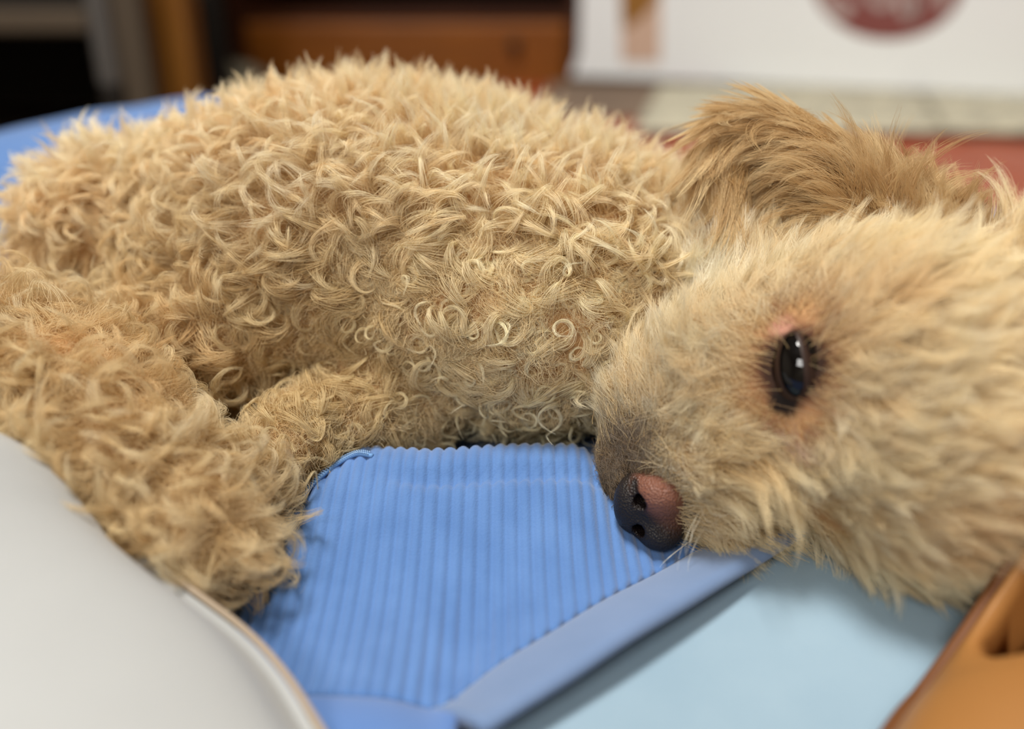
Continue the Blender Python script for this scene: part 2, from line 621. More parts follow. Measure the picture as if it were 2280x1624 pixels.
path = spline([on_bed(x, y) for x, y in ((664, 1124), (690, 1090), (725, 1056), (760, 1030), (796, 1014), (830, 1018))], 40)
path[:, 2] += 0.0004
edge = tube('edge_binding', path, 0.0008, mat('edge_blue', srgb(104, 146, 196), 0.8), blanket, n=8)
tag(edge, 'lighter stitched edge of the fold')
SV, SF = [], []
for k in range(1, 38):
    t = unit_ = (path[k + 1] - path[k - 1]) / np.linalg.norm(path[k + 1] - path[k - 1])
    sidev = np.cross(t, [0, 0, 1.0])
    for sgn in (-1, 1):
        c_ = path[k] + np.array([0, 0, 0.0009]) + sidev * 0.0006 * sgn
        q0, q1 = c_ - t * 0.0004 - sidev * 0.0004, c_ + t * 0.0004 + sidev * 0.0004
        b0 = len(SV)
        for q in (q0, q1):
            for off_ in ((0.0002, 0, 0), (-0.0002, 0, 0), (0, 0, 0.0003)):
                SV.append(q + np.array(off_))
        SF += [(b0, b0 + 1, b0 + 4, b0 + 3), (b0 + 1, b0 + 2, b0 + 5, b0 + 4), (b0 + 2, b0, b0 + 3, b0 + 5)]
st_ = mesh_obj('stitching', SV, SF, mat('pale_thread', srgb(150, 184, 220), 0.7), edge)
st_['kind'] = 'stuff'

# pale blue cloth beside the hem
M_pale = noise_mat('pale_blue_cotton', srgb(130, 154, 170), srgb(136, 159, 174), 40, 0.9, bump=0.08, bump_scale=900, sheen=0.2)
nu, nv = 90, 70
a = np.linspace(0, 1, nu)[:, None]
b = np.linspace(0, 1, nv)[None]
xL = 0.0 + 0 * a
p00, p10, p11, p01 = np.array([-0.075, 0.100]), np.array([0.085, 0.100]), np.array([0.178, 0.262]), np.array([0.085, 0.285])
G = (1 - a)[..., None] * ((1 - b)[..., None] * p00 + b[..., None] * p01) + a[..., None] * ((1 - b)[..., None] * p10 + b[..., None] * p11)
edge = np.minimum.reduce([a + 0 * b, 1 - a + 0 * b, b + 0 * a, 1 - b + 0 * a])
Zc = -0.004 + 0.0055 * sstep(0, 0.10, edge) + 0.0018 * (1 + vnoise(G[..., 0] * 60, G[..., 1] * 60, 12)) + 0.006 * np.exp(-(((G[..., 0] - 0.105) / 0.03) ** 2 + ((G[..., 1] - 0.225) / 0.03) ** 2))
V = np.stack([G[..., 0], G[..., 1], Zc], -1).reshape(-1, 3)
pale = fast_mesh('pale_cloth', V, grid_faces(nu, nv), M_pale)
so = pale.modifiers.new('thick', 'SOLIDIFY')
so.thickness = 0.002
so.offset = -1
tag(pale, 'smooth pale blue cloth lying between the blanket hem and the brown cushion', 'cloth')


# ------------------------------------------------------------------ pillows: closed two-sided puffs along a seam
def puff(name, seam, inward, depth, rise, drop, edge_r, material, parent=None, seed=0, floor_z=0.0085, amp=0.003, flange=0.0, crease=None):
    seam = np.asarray(seam, float)
    m = len(seam)
    tt = np.concatenate([[0], np.cumsum(np.linspace(0.05, 1, 30) ** 1.2)])
    tt /= tt[-1]
    inward = np.asarray(inward, float)
    r = tt * depth
    re = np.clip(r - flange, 0, None)
    prof = np.where(re < edge_r, np.sqrt(np.clip(1 - (1 - re / edge_r) ** 2, 0, 1)), 1.0) * (1 - sstep(depth * 0.75, depth, r))
    top = seam[:, None] + inward[None, None] * r[None, :, None]
    bot = top.copy()
    endf = np.sin(np.linspace(0.12, math.pi - 0.12, m)) ** 0.4
    top[..., 2] += rise * prof[None] * endf[:, None] + amp * prof[None] * vnoise(top[..., 0] * 55, top[..., 1] * 55, seed)
    bz = bot[..., 2] - drop * prof[None]
    if crease is not None:
        ca_, cb_, cd_, cw_ = crease
        ab_ = cb_[:2] - ca_[:2]
        tq = np.clip(((top[..., :2] - ca_[:2]) @ ab_) / (ab_ @ ab_), 0, 1)
        dq = np.linalg.norm(top[..., :2] - ca_[:2] - tq[..., None] * ab_, axis=-1)
        top[..., 2] -= cd_ * np.exp(-(dq / cw_) ** 2) * sstep(0.002, 0.012, r)[None]
        top[..., 2] = np.maximum(top[..., 2], bz + 0.002)
    bot[..., 2] = np.maximum(bz, floor_z)
    bot[..., 2] = np.minimum(bot[..., 2], top[..., 2] - 1e-5)
    k = len(r)
    V = np.vstack([top.reshape(-1, 3), bot.reshape(-1, 3)])
    q = grid_faces(m, k)
    F = [tuple(f) for f in q] + [tuple((f + m * k)[::-1]) for f in q]
    for i in range(m - 1):      # close the far rim and the seam rim
        F.append((i * k + k - 1, (i + 1) * k + k - 1, m * k + (i + 1) * k + k - 1, m * k + i * k + k - 1)[::-1])
    for j in range(k - 1):
        F.append((j, j + 1, m * k + j + 1, m * k + j)[::-1])
        F.append(((m - 1) * k + j, (m - 1) * k + j + 1, m * k + (m - 1) * k + j + 1, m * k + (m - 1) * k + j))
    bm = bmesh.new()
    vs = [bm.verts.new(v) for v in V]
    for f in F:
        try:
            bm.faces.new([vs[i] for i in f])
        except ValueError:
            pass
    bmesh.ops.remove_doubles(bm, verts=bm.verts[:], dist=2e-5)
    bmesh.ops.recalc_face_normals(bm, faces=bm.faces[:])
    o = bm_obj(name, bm, material, parent, smooth=True)
    return o


M_white = noise_mat('white_cotton', srgb(162, 164, 163), srgb(167, 169, 168), 20, 0.9, bump=0.05, bump_scale=700, sheen=0.2)
M_pipe = mat('cream_piping', srgb(158, 142, 122), 0.8)
seam_px = [(-420, 640, .335), (-200, 790, .30), (0, 940, .272), (70, 1000, .266), (120, 1030, .262), (195, 1075, .257), (250, 1150, .252), (300, 1220, .247), (390, 1300, .240), (530, 1405, .230), (620, 1500, .220), (700, 1624, .207), (800, 1800, .190), (900, 2050, .17)]
seam = spline([W(*p) for p in seam_px], 70)
pil = puff('white_pillow', seam, (-0.80, -0.60, 0.0), 0.30, 0.030, 0.06, 0.055, M_white, seed=31, flange=0.005)
pp = tube('piping', seam + np.array([0.0008, 0.0008, 0.0004]), 0.0010, M_pipe, n=8)
pp.parent = pil
tag(pp, 'thin cream piping cord')
tag(pil, 'soft white pillow with thin cream piping in front of the hind leg', 'pillow')

M_cush = noise_mat('caramel_leather', srgb(144, 98, 50), srgb(152, 106, 56), 14, 0.5, bump=0.1, bump_scale=500)
seam2_px = [(2700, 700, .265), (2440, 1010, .248), (2290, 1215, .236), (2212, 1335, .234), (2156, 1420, .231), (2084, 1520, .225), (2010, 1620, .217), (1930, 1760, .204), (1800, 2000, .185)]
seam2 = spline([W(*p) for p in seam2_px], 60)
seam2[:, 2] = np.maximum(seam2[:, 2], 0.0095)
cu = puff('brown_cushion', seam2, (0.86, -0.51, 0.0), 0.30, 0.030, 0.05, 0.045, M_cush, seed=40, amp=0.004, crease=(W(2350, 1290, .232), W(2230, 1400, .228), 0.045, 0.011))
pp2 = tube('welt', seam2 + np.array([-0.0008, 0.0004, 0.0004]), 0.0022, mat('brown_welt', srgb(100, 60, 28), 0.6), n=8)
pp2.parent = cu
tag(pp2, 'darker brown welt')
tag(cu, 'caramel brown leather cushion beside the pale blue cloth', 'cushion')

# ------------------------------------------------------------------ the dog
def smin(a, b, k):
    h = np.clip(0.5 + 0.5 * (b - a) / k, 0, 1)
    return b * (1 - h) + a * h - k * h * (1 - h)


def ell(p, c, r):
    q = (p - np.asarray(c, np.float32)) / np.asarray(r, np.float32)
    k0 = np.sqrt((q * q).sum(-1))
    q2 = q / np.asarray(r, np.float32)
    k1 = np.sqrt((q2 * q2).sum(-1)) + 1e-9
    return k0 * (k0 - 1) / k1


def rcone(p, a, b, ra, rb):
    a = np.asarray(a, np.float32)
    b = np.asarray(b, np.float32)
    ab = b - a
    t = np.clip(((p - a) @ ab) / (ab @ ab), 0, 1)
    q = p - a - t[..., None] * ab
    return np.sqrt((q * q).sum(-1)) - (ra + (rb - ra) * t)


def chain(p, pts, rad, k=0.01):
    d = None
    for (a, b, ra, rb) in zip(pts, pts[1:], rad, rad[1:]):
        e = rcone(p, a, b, ra, rb)
        d = e if d is None else np.minimum(d, e)
    return d


def sd_body(p):
    d = ell(p, (0.008, 0.356, 0.058), (0.072, 0.080, 0.054))
    d = smin(d, ell(p, (-0.058, 0.374, 0.067), (0.080, 0.078, 0.061)), 0.03)
    d = smin(d, ell(p, (-0.112, 0.388, 0.060), (0.060, 0.066, 0.050)), 0.03)
    d = smin(d, ell(p, (-0.150, 0.396, 0.043), (0.040, 0.055, 0.040)), 0.03)
    d = smin(d, ell(p, W(285, 520, 0.388), (0.040, 0.042, 0.033)), 0.010)            # thigh
    d = smin(d, chain(p, [W(720, 560, .362), W(560, 730, .342), W(280, 840, .338), W(0, 800, .35)], [.024, .025, .025, .024]), 0.010)
    d = smin(d, chain(p, [W(-60, 830, .315), W(120, 920, .297), W(275, 1060, .280), W(445, 1200, .267)], [.030, .030, .026, .019]), 0.010)
    d = smin(d, chain(p, [W(890, 885, .334), W(695, 955, .317), W(545, 1085, .291)], [.0185, .0135, .0115]), 0.012)
    return d


NOSE = W(1455, 1122, 0.286)
SK = W(2030, 890, 0.282)


def sd_head(p):
    d = ell(p, SK, (0.046, 0.042, 0.042))
    d = smin(d, chain(p, [W(1880, 840, .282), W(1620, 870, .291), W(1485, 1060, .300)], [.038, .028, .0185]), 0.015)
    d = smin(d, rcone(p, W(1470, 900, .302), W(1440, 1010, .306), .019, .014), 0.012)    # bridge
    d = smin(d, ell(p, W(2045, 1015, .268), (.034, .034, .034)), 0.015)                # cheek
    d = smin(d, rcone(p, W(1560, 1000, .288), W(1600, 1080, .287), .018, .016), 0.012)   # lips
    d = smin(d, rcone(p, W(1480, 650, .36), W(1860, 800, .31), .036, .034), 0.015)       # neck
    d = smin(d, ell(p, W(2340, 660, .27), (0.020, 0.02, 0.02)), 0.012)
    return d


NOTCH = W(1750, 1180, 0.262)


def sd_dog(p):
    q = p - NOTCH.astype(np.float32)
    return -smin(-smin(sd_body(p), sd_head(p), 0.014), np.sqrt((q * q).sum(-1)) - 0.015, 0.006)


def vox(fn, lo, hi, h):
    import openvdb as vdb
    lo = np.array(lo)
    n = np.ceil((np.array(hi) - lo) / h).astype(int)
    ax = [lo[i] + h * np.arange(n[i]) for i in range(3)]
    G = np.stack(np.meshgrid(*ax, indexing='ij'), -1).astype(np.float32)
    D = fn(G).astype(np.float32)
    g = vdb.FloatGrid(1.0)
    g.copyFromArray(np.clip(D / h, -3, 3))
    pts, quads = g.convertToQuads(isovalue=0.0)
    return np.asarray(pts) * h + lo, np.asarray(quads)


def grad(fn, P, e=0.0008):
    out = np.zeros_like(P)
    for i in range(3):
        o = np.zeros(3, np.float32)
        o[i] = e
        out[:, i] = fn(P + o) - fn(P - o)
    return out / (np.linalg.norm(out, axis=1)[:, None] + 1e-12)


def trace(fn, px, py, d0=0.15):
    r = W(px, py, 1.0) - CAM
    t = d0
    for _ in range(200):
        s = float(fn((CAM + r * t)[None].astype(np.float32))[0])
        t += s / np.linalg.norm(r) * 0.8
        if s < 1e-4:
            break
    return CAM + r * t


EYE = trace(sd_dog, 1768, 812)
EN = grad(sd_dog, EYE[None].astype(np.float32))[0]
eD = UPV - EN * (UPV @ EN)
eD /= np.linalg.norm(eD)
eR = np.cross(eD, EN)
PINK = trace(sd_dog, 1738, 722)
MOUTH = trace(sd_dog, 1742, 1150)
print('eye depth', (EYE - CAM) @ FWD, 'normal', EN)

dog = empty('poodle', (-0.05, 0.36, 0.0))


def dchild(o, p=None):
    o.parent = p or dog
    if p is None:
        o.matrix_parent_inverse = Matrix.Translation(dog.location).inverted()
    return o


def skin_material():
    m = mat('dog_skin', srgb(150, 110, 66), 0.7, 0.2)
    nt = m.node_tree
    at = nt.nodes.new('ShaderNodeAttribute')
    at.attribute_name = 'skin_color'
    nt.links.new(at.outputs['Color'], nt.nodes['Principled BSDF'].inputs['Base Color'])
    return m


def lerp(a, b, t):
    return a + (b - a) * t[..., None]


M_skin = skin_material()
V, Q = vox(sd_dog, (-0.30, 0.14, -0.01), (0.215, 0.50, 0.16), 0.0024)
V = V.astype(np.float32)
V[:, 2] = np.maximum(V[:, 2], 0.001)
body = dchild(fast_mesh('body', V, Q, M_skin))


def skin_color(P):
    c = np.tile(np.array(srgb(190, 150, 104), np.float32), (len(P), 1))
    de = np.linalg.norm(P - EYE, axis=1)
    c = lerp(c, np.array(srgb(120, 74, 50), np.float32), 1 - sstep(0.008, 0.020, de))
    low_e = EYE - eD * 0.0110 - eR * 0.003
    c = lerp(c, np.array(srgb(48, 30, 20), np.float32), 1 - sstep(0.008, 0.014, de))
    c = lerp(c, np.array(srgb(24, 16, 12), np.float32), 1 - sstep(0.0035, 0.0065, np.linalg.norm(P - low_e, axis=1)))
    c = lerp(c, np.array(srgb(178, 130, 110), np.float32), 1 - sstep(0.002, 0.005, np.linalg.norm(P - PINK, axis=1)))
    dn = np.linalg.norm(P - NOSE, axis=1)
    c = lerp(c, np.array(srgb(70, 60, 54), np.float32), 1 - sstep(0.014, 0.024, dn))
    c = lerp(c, np.array(srgb(30, 24, 20), np.float32), 1 - sstep(0.007, 0.012, np.linalg.norm(P - MOUTH, axis=1)))  # lip skin, blackened also for the shade in the mouth gap
    return c


ca = body.data.color_attributes.new('skin_color', 'FLOAT_COLOR', 'POINT')
ca.data.foreach_set('color', np.concatenate([skin_color(V), np.ones((len(V), 1), np.float32)], 1).ravel())

# ---- nose
nF = np.array([-0.62, -0.30, -0.50]) @ np.stack([RGT, UPV, -FWD])      # dog's forward: image left, down, away
nF = -0.45 * RGT - 0.34 * UPV - 0.70 * FWD
nF /= np.linalg.norm(nF)
nL = 0.05 * RGT + 0.95 * UPV - 0.30 * FWD                               # its visible side
nL -= nF * (nL @ nF)
nL /= np.linalg.norm(nL)
nD = np.cross(nF, nL)
if nD @ RGT > 0:
    nD = -nD


def sd_nose(p):
    q = p - NOSE.astype(np.float32)
    f, l, dd = q @ nF.astype(np.float32), q @ nL.astype(np.float32), q @ nD.astype(np.float32)
    L = np.stack([f, l, dd], -1)
    d = ell(L, (-0.004, 0, 0), (0.0125, 0.0138, 0.0128))
    for s in (-1, 1):
        d = smin(d, ell(L, (0.0035, s * 0.0068, -0.0036), (0.0066, 0.0066, 0.0072)), 0.004)
        d = smin(d, ell(L, (0.0040, s * 0.0030, 0.0060), (0.0050, 0.0060, 0.0050)), 0.004)
        d = np.maximum(d, -nostril(L, s))
    return d


def nostril(L, s):
    hole = rcone(L, (0.0115, s * 0.0050, 0.0012), (0.002, s * 0.0060, 0.0012), 0.0024, 0.0020)
    slit = rcone(L, (0.0105, s * 0.0062, 0.0022), (0.0040, s * 0.0122, 0.0058), 0.0009, 0.0007)
    return smin(hole, slit, 0.0012)


Vn, Qn = vox(sd_nose, NOSE - 0.024, NOSE + 0.024, 0.0006)
m = skin_material()
m.name = 'nose_leather'
bs = m.node_tree.nodes['Principled BSDF']
bs.inputs['Roughness'].default_value = 0.42
bs.inputs['Specular IOR Level'].default_value = 0.32
vz = m.node_tree.nodes.new('ShaderNodeTexVoronoi')
vz.inputs['Scale'].default_value = 1400
tcn = m.node_tree.nodes.new('ShaderNodeTexCoord')
bp = m.node_tree.nodes.new('ShaderNodeBump')
bp.inputs['Strength'].default_value = 0.8
bp.inputs['Distance'].default_value = 0.0005
m.node_tree.links.new(tcn.outputs['Object'], vz.inputs['Vector'])
m.node_tree.links.new(vz.outputs['Distance'], bp.inputs['Height'])
m.node_tree.links.new(bp.outputs[0], bs.inputs['Normal'])
nose = dchild(fast_mesh('nose', Vn, Qn, m))
q = Vn - NOSE
L = np.stack([q @ nF, q @ nL, q @ nD], 1)
cn = np.tile(np.array(srgb(34, 28, 24), np.float32), (len(Vn), 1))
wp = sstep(0.001, 0.007, 0.75 * L[:, 1] - 0.75 * L[:, 2]) * sstep(-0.012, -0.004, L[:, 1])
pk = lerp(np.tile(np.array(srgb(62, 42, 32), np.float32), (len(Vn), 1)), np.array(srgb(116, 76, 60), np.float32), sstep(-0.006, 0.006, L[:, 1]))
cn = cn * (1 - wp[:, None]) + pk * wp[:, None]
hd = np.minimum(*[nostril(L.astype(np.float32), k) for k in (-1, 1)])
cn = lerp(cn, np.array(srgb(22, 14, 12), np.float32), 1 - sstep(0.0000, 0.0012, hd))  # shade inside the nostrils put into the colour
ca = nose.data.color_attributes.new('skin_color', 'FLOAT_COLOR', 'POINT')
ca.data.foreach_set('color', np.concatenate([cn, np.ones((len(cn), 1))], 1).astype(np.float32).ravel())
tag(nose, 'pinkish brown and black nose leather')

# ---- eye: glossy dark ball behind an almond of dark lids
M_eye = mat('dark_eye', srgb(10, 8, 7), 0.04, 0.35)
bm = bmesh.new()
bmesh.ops.create_uvsphere(bm, u_segments=40, v_segments=24, radius=1.0)
for v in bm.verts:
    c = EYE - EN * 0.0053 + eR * v.co.x * 0.0086 + eD * v.co.y * 0.0112 + EN * v.co.z * 0.0082
    v.co = Vector(c)
bmesh.ops.recalc_face_normals(bm, faces=bm.faces[:])
eye = dchild(bm_obj('eye', bm, M_eye, smooth=True))
tag(eye, 'glossy black eye')
M_lid = mat('dark_eyelid', srgb(44, 28, 20), 0.5, 0.3)
aa = np.linspace(0, 2 * math.pi, 57)
tilt = -0.12
LV, LF = [], []
nr = 9
for k, t in enumerate(np.linspace(0, 1, nr)):
    for a in aa:
        ex, ey = 0.0033 + 0.0048 * t, 0.0093 + 0.0050 * t
        x, y = ex * math.cos(a) * (1 - 0.18 * math.sin(a)), ey * math.sin(a) - 0.0012 * t
        x, y = x * math.cos(tilt) + y * math.sin(tilt), -x * math.sin(tilt) + y * math.cos(tilt)
        rr = (x / 0.0086) ** 2 + (y / 0.0112) ** 2
        z = -0.0053 + 0.0082 * math.sqrt(max(0.0, 1 - rr)) + 0.0007
        p = EYE + eR * x + eD * y + EN * z
        # melt the outer rim into the skin
        dsk = float(sd_dog(p[None].astype(np.float32))[0])
        p = p - EN * (dsk + 0.0008) * sstep(0.15, 1.0, t) 
        LV.append(p)
m2 = len(aa)
for k in range(nr - 1):
    for i in range(m2 - 1):
        LF.append((k * m2 + i, k * m2 + i + 1, (k + 1) * m2 + i + 1, (k + 1) * m2 + i))
lid = mesh_obj('eyelid', LV, LF, M_lid)
dchild(lid)

# ---- ear
def sd_ear(p):
    pts = [W(2040, 560, .300), W(1890, 440, .308), W(1740, 320, .318), W(1665, 295, .322), W(1618, 350, .318), W(1625, 415, .314)]
    d = chain(p, pts, [.012, .013, .011, .008, .007, .005])
    d = smin(d, rcone(p, W(2020, 550, .302), W(2110, 560, .300), .014, .011), 0.008)
    return d


Ve, Qe = vox(sd_ear, (0.04, 0.22, 0.04), (0.17, 0.38, 0.165), 0.0016)
ear = dchild(fast_mesh('ear', Ve, Qe, M_skin))
ce = np.tile(np.array([*srgb(140, 100, 58), 1], np.float32), (len(Ve), 1))
ear.data.color_attributes.new('skin_color', 'FLOAT_COLOR', 'POINT').data.foreach_set('color', ce.ravel())


# ---- fur
def fur_material(name):
    m = bpy.data.materials.new(name)
    m.use_nodes = True
    nt = m.node_tree
    nt.nodes.clear()
    out = nt.nodes.new('ShaderNodeOutputMaterial')
    at = nt.nodes.new('ShaderNodeAttribute')
    at.attribute_name = 'tint'
    hi = nt.nodes.new('ShaderNodeHairInfo')
    df = nt.nodes.new('ShaderNodeBsdfDiffuse')
    tr = nt.nodes.new('ShaderNodeBsdfTranslucent')
    gl = nt.nodes.new('ShaderNodeBsdfHair')
    gl.component = 'Reflection'
    gl.inputs['RoughnessU'].default_value = 0.35
    gl.inputs['RoughnessV'].default_value = 0.6
    m1 = nt.nodes.new('ShaderNodeMixShader')
    m1.inputs[0].default_value = 0.42
    m2 = nt.nodes.new('ShaderNodeMixShader')
    m2.inputs[0].default_value = 0.16
    mx = nt.nodes.new('ShaderNodeMix')
    mx.data_type = 'RGBA'
    mx.blend_type = 'MULTIPLY'
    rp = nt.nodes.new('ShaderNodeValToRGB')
    rp.color_ramp.elements[0].color = (0.72, 0.59, 0.43, 1)  # roots browned: shade between the locks put into the colour
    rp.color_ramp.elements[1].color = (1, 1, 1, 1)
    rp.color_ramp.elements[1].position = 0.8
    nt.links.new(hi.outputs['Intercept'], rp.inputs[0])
    mx.inputs['Factor'].default_value = 1.0
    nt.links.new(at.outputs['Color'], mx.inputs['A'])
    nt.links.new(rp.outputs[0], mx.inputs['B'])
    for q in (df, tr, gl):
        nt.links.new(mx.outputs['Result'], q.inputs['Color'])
    nt.links.new(df.outputs[0], m1.inputs[1])
    nt.links.new(tr.outputs[0], m1.inputs[2])
    nt.links.new(m1.outputs[0], m2.inputs[1])
    nt.links.new(gl.outputs[0], m2.inputs[2])
    nt.links.new(m2.outputs[0], out.inputs[0])
    return m


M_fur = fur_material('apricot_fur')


def sample_mesh(V, Q, weight, n):
    tri = np.vstack([Q[:, [0, 1, 2]], Q[:, [0, 2, 3]]])
    a, b, c = V[tri[:, 0]], V[tri[:, 1]], V[tri[:, 2]]
    ar = np.linalg.norm(np.cross(b - a, c - a), axis=1)
    w = ar * (weight[tri[:, 0]] + weight[tri[:, 1]] + weight[tri[:, 2]])
    idx = np.searchsorted(np.cumsum(w) / w.sum(), rng.random(n))
    idx = np.clip(idx, 0, len(tri) - 1)
    u, v = rng.random(n), rng.random(n)
    f = u + v > 1
    u[f], v[f] = 1 - u[f], 1 - v[f]
    return (a[idx] + u[:, None] * (b - a)[idx] + v[:, None] * (c - a)[idx]).astype(np.float32)


def unit(v):
    return v / (np.linalg.norm(v, axis=-1, keepdims=True) + 1e-9)


def rot(v, k, ang):
    c, s = np.cos(ang)[:, None], np.sin(ang)[:, None]
    return v * c + np.cross(k, v) * s + k * (k * v).sum(1, keepdims=True) * (1 - c)


NP = 12


def grow(name, R, N, spec, per, material, parent, rad=0.000055):
    """R lock roots, N normals; spec: dict of per-lock arrays. Grows per strands around each lock's guide."""
    n = len(R)
    ln, k0, k1 = spec['len'], spec['k0'], spec['k1']
    t = unit(spec['dir'])
    ax = unit(np.cross(t, unit(rng.normal(size=(n, 3)))))
    if 'bend' in spec:
        bx = unit(np.cross(t, spec['bend']))
        ax = unit(ax * (1 - spec['bw'])[:, None] + bx * spec['bw'][:, None])
    if 'flat' in spec:
        ax = unit(ax * (1 - spec['flat'])[:, None] + N * (spec['flat'] * np.sign(rng.normal(size=n)))[:, None])
        ax = unit(ax - t * (ax * t).sum(1, keepdims=True))
    p = R.copy()
    G = np.zeros((n, NP, 3), np.float32)
    Tn = np.zeros((n, NP, 3), np.float32)
    ds = ln / (NP - 1)
    for i in range(NP):
        G[:, i] = p
        Tn[:, i] = t
        s = i / (NP - 1)
        kap = k0 + (k1 - k0) * s ** 1.3
        t = unit(rot(t, ax, kap * ds) + spec['pitch'][:, None] * ax * ds[:, None] * 60 + np.array([0, 0, -1.0]) * (spec['grav'] * ds)[:, None])
        p = p + t * ds[:, None]
    # strands
    tot = n * per
    li = np.repeat(np.arange(n), per)
    off = rng.normal(size=(tot, 3)).astype(np.float32)
    off -= (off * N[li]).sum(1, keepdims=True) * N[li] * 0.8
    off *= spec['spread'][li][:, None]
    scale = rng.uniform(0.72, 1.08, tot).astype(np.float32)
    frz = rng.normal(size=(tot, 3)).astype(np.float32)
    frz2 = rng.normal(size=(tot, 3)).astype(np.float32)
    P = np.zeros((tot, NP, 3), np.float32)
    clump = spec['clump'][li]
    fz = spec['frizz'][li]
    for i in range(NP):
        s = i / (NP - 1)
        si = s * scale * (NP - 1)
        i0 = np.clip(si.astype(int), 0, NP - 2)
        f = (si - i0)[:, None]
        g = G[li, i0] * (1 - f) + G[li, i0 + 1] * f
        keep = 1 - clump * sstep(0.0, 0.8, s)
        P[:, i] = g + off * keep[:, None] + (frz * math.sin(3.0 * s) + frz2 * math.sin(6.5 * s) * 0.6) * (fz * s)[:, None]
    # keep strands out of the skin and the bed
    h = ((P - R[li][:, None]) * N[li][:, None]).sum(-1)
    low = np.maximum(0, 0.0006 + 0.0006 * np.linspace(0, 1, NP)[None] - h)
    low[:, 0] = 0
    P += low[..., None] * N[li][:, None]
    P[..., 2] = np.maximum(P[..., 2], 0.0012)
    c = bpy.data.hair_curves.new(name)
    c.add_curves([NP] * tot)
    c.attributes['position'].data.foreach_set('vector', P.ravel())
    prof = (1 - 0.75 * np.linspace(0, 1, NP) ** 2.5).astype(np.float32)
    rr = (rad * rng.uniform(0.75, 1.25, tot).astype(np.float32) * spec.get('thick', np.ones(n))[li])[:, None] * prof[None]
    at = c.attributes.get('radius') or c.attributes.new('radius', 'FLOAT', 'POINT')
    at.data.foreach_set('value', rr.astype(np.float32).ravel())
    tint = spec['tint'][li] * rng.uniform(0.90, 1.04, (tot, 1)).astype(np.float32)
    at = c.attributes.new('tint', 'FLOAT_COLOR', 'CURVE')
    at.data.foreach_set('color', np.concatenate([np.clip(tint, 0, 0.97), np.ones((tot, 1))], 1).astype(np.float32).ravel())
    c.materials.append(material)
    o = bpy.data.objects.new(name, c)
    link(o)
    dchild(o, parent)
    o['kind'] = 'stuff'
    return o


def fur_density(V, Nv):
    view = unit(CAM - V)
    f = (view * Nv).sum(1)
    wgt = 0.25 + 0.75 * sstep(-0.45, -0.05, f)
    wgt *= sstep(0.001, 0.006, V[:, 2])
    return wgt.astype(np.float32)


N_LOCK, PER = 11000, 30
Nv = grad(sd_dog, V)
wgt = fur_density(V, Nv)
# more locks where the camera is close and in focus
hd_ = sd_head(V) - sd_body(V)
wgt *= 1 + 1.6 * sstep(0.005, -0.005, hd_)
wgt *= (np.linalg.norm(V - NOSE, axis=1) > 0.0125)
R = sample_mesh(V, Q, wgt, N_LOCK)
N = grad(sd_dog, R)
sh, sb = sd_head(R), sd_body(R)
wh = sstep(0.006, -0.006, sh - sb)
de = np.linalg.norm(R - EYE, axis=1)
dn = np.linalg.norm(R - NOSE, axis=1)
dmouth = np.linalg.norm(R - MOUTH, axis=1)
# bare almond round the eye and the lip corner
e2 = np.sqrt((((R - EYE) @ eR) / 0.0075) ** 2 + (((R - EYE) @ eD + 0.001) / 0.0125) ** 2)
ok = ~((e2 < 1.3 + 0.5 * rng.random(len(R))) & (de < 0.024)) & (dn > 0.0125) & (dmouth > 0.010) & (np.linalg.norm(R - NOTCH, axis=1) > 0.0185) & (np.linalg.norm(R - PINK, axis=1) > 0.002) & (np.linalg.norm(R - (EYE - eD * 0.0110 - eR * 0.003), axis=1) > 0.0052)
BEL = W(1050, 880, .325)
ok &= ~((np.linalg.norm((R - BEL) * np.array([0.75, 1, 1]), axis=1) < 0.062) & (wh < 0.5) & (rng.random(len(R)) < 0.20))
R, N, wh, de, dn, e2, dmouth = R[ok], N[ok], wh[ok], de[ok], dn[ok], e2[ok], dmouth[ok]
n = len(R)
rn = lambda a, b: rng.uniform(a, b, n).astype(np.float32)


def tang(v, N):
    return v - (v * N).sum(1, keepdims=True) * N


snk = unit(np.array([W(1880, 830, .28) - W(1490, 1070, .30)]))[0]
back = unit(tang(unit(R - NOSE), N))
away_eye = unit(tang(unit(R - EYE), N))
weye = sstep(0.036, 0.019, de)
combh = unit(back * (1 - weye)[:, None] + away_eye * weye[:, None])
grv = unit(tang(np.tile(np.array([[-0.25, -0.2, -1.0]]), (n, 1)), N) + 1e-4)
combb = grv
rnd = rng.normal(size=(n, 3)).astype(np.float32)
comb = unit(combh * wh[:, None] + combb * (1 - wh)[:, None] + 0.25 * tang(rnd, N))
# belly curl zone: the chest facing the lens
BEL = W(1050, 880, .325)
wb = (1 - wh) * sstep(0.085, 0.045, np.linalg.norm((R - BEL) * np.array([0.75, 1, 1]), axis=1))
LEG = W(350, 950, .30)
wl = (1 - wh) * sstep(0.16, 0.10, np.linalg.norm(R - LEG, axis=1)) * (1 - wb)
ntop = sstep(0.08, 0.12, R[:, 2]) * (1 - wh)
nw = 0.75 + 0.5 * ntop
nw = nw * (1 - wh) + wh * (0.30 + 0.25 * sstep(0.03, 0.08, dn))
nw = np.where(wb > 0.4, 0.7, nw)
cw = 0.55 * (1 - wh) * (1 - 0.6 * ntop) + wh * 1.0
direc = N * nw[:, None] + comb * cw[:, None] + (0.30 * (1 - 0.55 * wh) + 0.35 * wb)[:, None] * rnd
BRD = trace(sd_dog, 1625, 1135)
beard = sstep(0.028, 0.014, np.linalg.norm(R - BRD, axis=1)) * wh * sstep(0.014, 0.022, dn)
direc = direc + beard[:, None] * (0.30 * N - 0.65 * UPV[None] - 0.15 * RGT[None])
mz = sstep(0.014, 0.05, dn)
